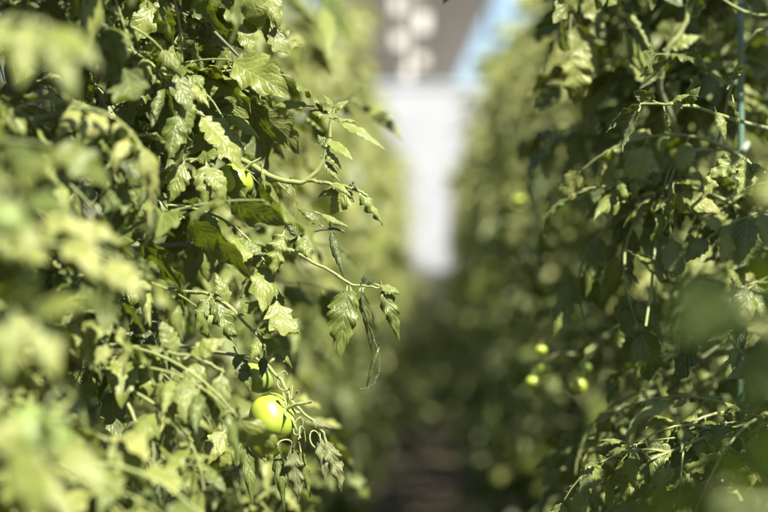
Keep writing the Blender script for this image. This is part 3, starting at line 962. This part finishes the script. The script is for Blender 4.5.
for k, (p0, p1, wv, kw) in enumerate([
    ((744, 424, 1.92), (740, 470, 1.90), 28, dict(curl=.8, bend=.4, tint=.3)),
    ((730, 428, 1.92), (706, 462, 1.90), 24, dict(curl=.9, bend=.4, tint=.2)),
    ((742, 424, 1.92), (728, 402, 1.90), 20, dict(curl=.9, bend=.5, tint=.6)),
]):
    blade(b28, R1, p0, p1, wv, 870 + k, **kw)
b22 = sprig(R1, [(800, 372, 1.9), (775, 362, 1.83), (752, 358, 1.82), (738, 350, 1.82), (726, 330, 1.83)], 0.0028, 0.0014, anchor=at(880, 380, 2.1))
for k, (p0, p1, wv, kw) in enumerate([
    ((768, 362, 1.82), (728, 378, 1.80), 24, dict(curl=.7, bend=.5, ripple=.3, tint=.65, up=(.6, -.7, .6))),
    ((752, 360, 1.82), (748, 392, 1.80), 15, dict(curl=.9, bend=.5, ripple=.3, tint=.6, up=(.6, -.7, .6))),
    ((740, 352, 1.82), (712, 376, 1.81), 8, dict(curl=1.8, bend=.2, tint=.6)),
    ((736, 346, 1.82), (733, 370, 1.81), 14, dict(curl=1.8, bend=.2, tint=.6)),
    ((728, 332, 1.82), (708, 340, 1.81), 12, dict(curl=1.2, bend=.2, tint=.5)),
]):
    blade(b22, R1, p0, p1, wv, 760 + k, **kw)
b23 = sprig(R2, [(672, 120, 2.2), (660, 84, 2.12), (668, 50, 2.1), (684, 26, 2.1), (692, -12, 2.1)], 0.0042, 0.0028, anchor=at(700, 200, 2.4))
b24 = sprig(R2, [(662, 80, 2.12), (650, 50, 2.1), (640, 30, 2.1)], 0.003, 0.002)
for k, (p0, p1, wv, kw) in enumerate([
    ((648, 78, 2.12), (630, 30, 2.10), 18, dict(mat=YOUNG, curl=1.2, bend=.3)),
    ((652, 84, 2.12), (622, 60, 2.1), 18, dict(mat=YOUNG, curl=1.2, bend=.3)),
    ((668, 48, 2.1), (700, 34, 2.1), 20, dict(mat=YOUNG, curl=.8, bend=.4)),
    ((640, 30, 2.1), (625, 10, 2.1), 18, dict(mat=YOUNG, curl=1., bend=.4)),
]):
    blade(b24, R2, p0, p1, wv, 780 + k, **kw)
# near blurred leaves reaching in from the right
R0 = empty('tomato_plant', (0.66, 0.98, 0))
setp(R0, 'nearest tomato plant on the right, only large dark strongly blurred leaves showing', 'tomato plant', 'tomato plants trained in two rows along the aisle')
smb = MB(); sp0 = spline([Vector((0, 0, 0)), Vector((.02, .01, .5)), Vector((-.01, 0, 1.0)), Vector((.02, .02, 1.5)), Vector((0, 0, 2.2))], 30)
tube(smb, sp0, .010, .004, 9); smb.build('stem', STEM_OLD, R0)
def reach_sprig(pts, blades, seed):
    b = sprig(R0, pts, .004, .0016, anchor=R0.location + Vector((0, 0, at(*pts[0]).z - 0.02)))
    for k, (p0, p1, wv, kw) in enumerate(blades): blade(b, R0, p0, p1, wv, seed + k, **kw)
    lr = random.Random(seed)
    a_, e_ = Vector((0, 0, at(*pts[0]).z - 0.02)), at(*pts[0]) - R0.location
    for k in range(9):
        M = Matrix.Translation(a_.lerp(e_, .1 + .09 * k)) @ Euler((lr.uniform(-.5, .5), lr.uniform(-.4, .4), lr.uniform(-1.3, 1.3))).to_matrix().to_4x4() @ Matrix.Scale(.8, 4)
        link('leaf', HI_ME[lr.randrange(22)], R0, M)
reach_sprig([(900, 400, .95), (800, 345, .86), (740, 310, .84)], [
    ((742, 292, .84), (662, 346, .84), 92, dict(mat=SHADED_LEAF, curl=1.0, bend=.3, tint=-.15, up=(-.8, -.35, -.5))),
    ((790, 330, .86), (735, 420, .86), 92, dict(mat=SHADED_LEAF, curl=1.0, bend=.3, tint=-.15, up=(-.8, -.35, -.5))),
    ((800, 310, .86), (740, 250, .86), 80, dict(mat=SHADED_LEAF, curl=1.0, bend=.3, tint=-.15, up=(-.8, -.35, -.5))),
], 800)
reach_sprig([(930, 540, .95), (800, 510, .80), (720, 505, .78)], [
    ((722, 490, .78), (622, 520, .77), 92, dict(mat=SHADED_LEAF, curl=1.1, bend=.3, tint=-.15, up=(-.8, -.35, -.5))),
    ((770, 500, .79), (700, 440, .80), 72, dict(mat=SHADED_LEAF, curl=1.1, bend=.3, tint=-.15, up=(-.8, -.35, -.5))),
    ((800, 480, .80), (740, 420, .80), 80, dict(mat=SHADED_LEAF, curl=1.1, bend=.3, tint=-.1, up=(-.8, -.35, -.5))),
    ((760, 520, .79), (690, 560, .80), 92, dict(mat=SHADED_LEAF, curl=1.1, bend=.3, tint=-.15, up=(-.8, -.35, -.5))),
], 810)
reach_sprig([(930, 150, 1.0), (830, 170, 1.0), (795, 175, 1.0)], [
    ((800, 175, 1.0), (752, 196, 1.0), 50, dict(curl=.6, bend=.3, tint=.6, up=(.5, -.7, .6))),
], 820)
nrg = random.Random(77)
rest = MB()
for k in range(130):
    z0 = nrg.uniform(.9, 2.2); a = nrg.uniform(-1.4, 1.4)
    M = Matrix.Translation(sp0[min(30, int(z0 / 2.2 * 30))]) @ Euler((nrg.uniform(-.5, .5), nrg.uniform(-.5, .3), a)).to_matrix().to_4x4()
    rest.merge(LO[nrg.randrange(10)], M)
setp(rest.build('foliage', [LEAF, STEM], R0), kind='stuff')

# small yellow tomatoes of the right row, over the aisle
b25 = sprig(R3, [(620, 330, 2.5), (585, 352, 2.40), (558, 354, 2.37), (545, 366, 2.37)], .003, .0016, anchor=at(690, 330, 2.9))
for (px, py, r_, k) in ((545, 370, .0095, 0), (533, 382, .009, 0), (541, 350, .007, 0), (578, 386, .012, 0), (585, 368, .008, 1)):
    add_tomato(R3, at(px, py, 2.36), r_ * 1.05, k)
for (px, py, d, r_) in ((519, 200, 3.3, .010), (490, 280, 5.2, .022), (592, 286, 2.8, .009), (548, 300, 4.2, .013)):
    add_tomato(PL['R4'] if d > 3 else R3, at(px, py, d), r_, 0)

# ------------------------------------------------------------------ stakes and strings
m, N, L_, B = newmat('stake_green')
nz = N.new('ShaderNodeTexNoise'); nz.inputs['Scale'].default_value = 30
cr = ramp(N, [(.35, (.07, .14, .10)), (.7, (.12, .20, .145))]); L_.new(nz.outputs[0], cr.inputs[0]); L_.new(cr.outputs[0], B.inputs['Base Color'])
B.inputs['Roughness'].default_value = .35
STAKE = m
st = empty('plant_stake', (at(741, 200, 2.12).x, 2.12, 0))
setp(st, 'thin teal green plant stake standing among the leaves of the right row', 'stake')
mb = MB(); tube(mb, [Vector((0, 0, z / 10)) for z in range(0, 25)], .0040, .0040, 12)
for z in range(1, 24):
    tube(mb, [Vector((0, 0, z / 10 - .003)), Vector((0, 0, z / 10 + .003))], .0048, .0048, 12)
mb.build('pole', STAKE, st)
m, N, L_, B = newmat('plastic_white')
nz = N.new('ShaderNodeTexNoise'); nz.inputs['Scale'].default_value = 6; nz.inputs['Detail'].default_value = 5
cr = ramp(N, [(.3, (.66, .66, .66)), (.7, (.8, .8, .79))]); L_.new(nz.outputs[0], cr.inputs[0]); L_.new(cr.outputs[0], B.inputs['Base Color'])
B.inputs['Roughness'].default_value = .45
WHITE = m
CLIP = stem_material('clip_plastic', (.16, .19, .15), (.22, .26, .20))
mb = MB(); tube(mb, spline([Vector((-.008, 0, -.010)), Vector((0, -.009, 0)), Vector((.008, 0, .010))], 8), .004, .004, 8)
c_ = mb.build('clip', CLIP, st); c_.location = (0, -0.002, at(741, 145, 2.0).z)

# ------------------------------------------------------------------ ground and far end
m, N, L_, B = newmat('soil')
tc = N.new('ShaderNodeTexCoord')
n1 = N.new('ShaderNodeTexNoise'); n1.inputs['Scale'].default_value = 1.6; n1.inputs['Detail'].default_value = 9
n2 = N.new('ShaderNodeTexNoise'); n2.inputs['Scale'].default_value = 14; n2.inputs['Detail'].default_value = 8
L_.new(tc.outputs['Object'], n1.inputs['Vector']); L_.new(tc.outputs['Object'], n2.inputs['Vector'])
cr = ramp(N, [(.35, (.028, .021, .010)), (.55, (.058, .042, .021)), (.75, (.10, .074, .04))])
L_.new(math_node(N, L_, 'ADD', math_node(N, L_, 'MULTIPLY', n1.outputs[0], .5), math_node(N, L_, 'MULTIPLY', n2.outputs[0], .5)), cr.inputs[0])
L_.new(cr.outputs[0], B.inputs['Base Color']); B.inputs['Roughness'].default_value = .95
bp = N.new('ShaderNodeBump'); bp.inputs['Distance'].default_value = .03; L_.new(n2.outputs[0], bp.inputs['Height']); L_.new(bp.outputs[0], B.inputs['Normal'])
SOIL = m
g = MB()
rg = random.Random(3)
xs = [-400, -60, -8, -3] + [-1.2 + .15 * i for i in range(17)] + [3, 8, 60, 400]
ys = [-100, -8] + [.4 * i for i in range(0, 80)] + [40, 80, 600]
vs = [(x, y, (.04 * (math.exp(-((abs(x) - .7) / .25) ** 2)) + rg.uniform(-.012, .012)) if abs(x) < 1.3 and -1 < y < 32 else 0) for y in ys for x in xs]
nx = len(xs)
g.add(vs, [(j * nx + i, j * nx + i + 1, (j + 1) * nx + i + 1, (j + 1) * nx + i) for j in range(len(ys) - 1) for i in range(nx - 1)])
setp(g.build('ground', SOIL), kind='structure')

# low weeds and fallen leaves along the aisle
wd = MB()
for k in range(2200):
    y = 9 + 20 * rg.random() ** 0.7
    x = rg.choice((-1, 1)) * (0.50 - 0.62 * rg.random() ** 1.6 * min(1, (y - 7) / 10))
    p = Vector((x, y, 0.0 + .03))
    M = frame(p, Vector((rg.uniform(-1, 1), rg.uniform(-1, 1), rg.uniform(.3, 1.3))), Vector((rg.uniform(-.3, .3), rg.uniform(-.3, .3), 1)))
    sc_ = rg.uniform(.6, 1.5) * (0.8 + (y / 28))
    leaflet(wd, M, .10 * sc_, .045 * sc_, rg, False, .6, .2, rg.uniform(.3, 1.2), .1, rg.random(), 0)
setp(wd.build('weeds', [LEAF]), 'low green weeds growing along the edges of the soil aisle', 'weeds', kind='stuff')
lt = MB()
for k in range(500):
    y = rg.uniform(6, 26); x = rg.uniform(-.5, .5)
    M = frame(Vector((x, y, .018)), Vector((rg.uniform(-1, 1), rg.uniform(-1, 1), .05)), Vector((rg.uniform(-.3, .3), rg.uniform(-.3, .3), 1)))
    leaflet(lt, M, rg.uniform(.03, .07), .03, rg, False, 1.2, .2, .6, .2, rg.random(), 0)
setp(lt.build('leaf_litter', [DRY]), 'dry fallen leaves scattered on the soil of the aisle', 'leaf litter', kind='stuff')

# far end wall
m, N, L_, B = newmat('shade_cloth_grey')
nz = N.new('ShaderNodeTexNoise'); nz.inputs['Scale'].default_value = 2.5; nz.inputs['Detail'].default_value = 6
cr = ramp(N, [(.3, (.046, .043, .040)), (.7, (.078, .072, .067))]); L_.new(nz.outputs[0], cr.inputs[0]); L_.new(cr.outputs[0], B.inputs['Base Color'])
B.inputs['Roughness'].default_value = .9
GREY = m
m, N, L_, B = newmat('galvanised_steel')
nz = N.new('ShaderNodeTexNoise'); nz.inputs['Scale'].default_value = 12
cr = ramp(N, [(.3, (.35, .36, .37)), (.7, (.5, .51, .52))]); L_.new(nz.outputs[0], cr.inputs[0]); L_.new(cr.outputs[0], B.inputs['Base Color'])
B.inputs['Metallic'].default_value = .7; B.inputs['Roughness'].default_value = .45
STEEL = m
YW = 30.0
ew = empty('end_wall', (0, YW, 0))
setp(ew, 'blurred white plastic end wall closing the aisle under a dark grey panel', 'wall')
m, N, L_, B = newmat('weathered_plastic')
tc = N.new('ShaderNodeTexCoord')
nz = N.new('ShaderNodeTexNoise'); nz.inputs['Scale'].default_value = 1.2; nz.inputs['Detail'].default_value = 6
L_.new(tc.outputs['Object'], nz.inputs['Vector'])
cr = ramp(N, [(.3, (.24, .25, .285)), (.7, (.30, .31, .34))]); L_.new(nz.outputs[0], cr.inputs[0]); L_.new(cr.outputs[0], B.inputs['Base Color'])
B.inputs['Roughness'].default_value = .5
mb = MB(); box(mb, (-2.0, 0, 2.15), (5.9, .06, 4.3)); mb.build('wall_sheet', m, ew, flat=True)
mb = MB()
pz = [(-1.35, 4.33), (.41, 4.33), (1.15, 6.0), (1.45, 6.9), (-1.5, 6.9)]
vs = [(x, -.03, z) for x, z in pz] + [(x, .03, z) for x, z in pz]
n_ = len(pz)
mb.add(vs, [tuple(range(n_)), tuple(range(2 * n_ - 1, n_ - 1, -1))] + [(i, i + n_, (i + 1) % n_ + n_, (i + 1) % n_) for i in range(n_)])
mb.build('shade_panel', GREY, ew, flat=True)
for z in (4.26,):
    mb = MB(); tube(mb, [Vector((-4.95, -.06, z)), Vector((.97, -.06, z))], .012, .012, 8); mb.build('rail', WHITE, ew)
for x in (-4.9, -3.0, -1.42, 1.0):
    mb = MB(); tube(mb, [Vector((x, .12, 0)), Vector((x, .12, 7.0))], .04, .04, 10); mb.build('post', STEEL, ew)
mb = MB(); tube(mb, [Vector((-5, .20, 6.95)), Vector((1.5, .20, 6.95))], .035, .035, 10); mb.build('beam', STEEL, ew)

# hanging white tags
m, N, L_, B = newmat('plate_offwhite')
nz = N.new('ShaderNodeTexNoise'); nz.inputs['Scale'].default_value = 5
cr = ramp(N, [(.3, (.42, .41, .39)), (.7, (.52, .51, .49))]); L_.new(nz.outputs[0], cr.inputs[0]); L_.new(cr.outputs[0], B.inputs['Base Color'])
PLATE = m
hx = at(409, 40, 15).x
hs = empty('hanging_string', (hx, 15, 2.6))
setp(hs, 'pale string with small white plates hanging over the aisle before the grey panel', 'string')
mb = MB(); tube(mb, [Vector((0, 0, at(409, 84, 15).z - 2.6)), Vector((0, 0, 1.6))], .006, .006, 8); mb.build('cord', WHITE, hs)
for (px, py, wv, hv) in ((397, 5, 10, 16), (423, 22, 13, 20), (398, 40, 11, 14), (422, 60, 10, 12), (408, 72, 8, 12), (420, -16, 12, 16)):
    p = at(px, py, 15) - hs.location
    mb = MB(); ww = wv / FPX * 15; hh = hv / FPX * 15
    box(mb, p, (ww, .008, hh))
    tube(mb, [Vector((0, 0, p.z + hh / 2)), p + Vector((0, 0, hh / 2))], .003, .003, 6)
    mb.build('plate', PLATE, hs, flat=True)
# overhead wire that carries it
mb = MB()
wp = empty('support_wire', (0, 15, 4.2))
setp(wp, 'steel wire stretched across the aisle that carries the hanging string', 'wire')
tube(mb, [Vector((-3, 0, 0)), Vector((3, 0, 0))], .006, .006, 8); mb.build('wire', STEEL, wp)
for x in (-3, 3):
    mb = MB(); tube(mb, [Vector((x, 0, -4.2)), Vector((x, 0, .1))], .03, .03, 10); mb.build('post', STEEL, wp)
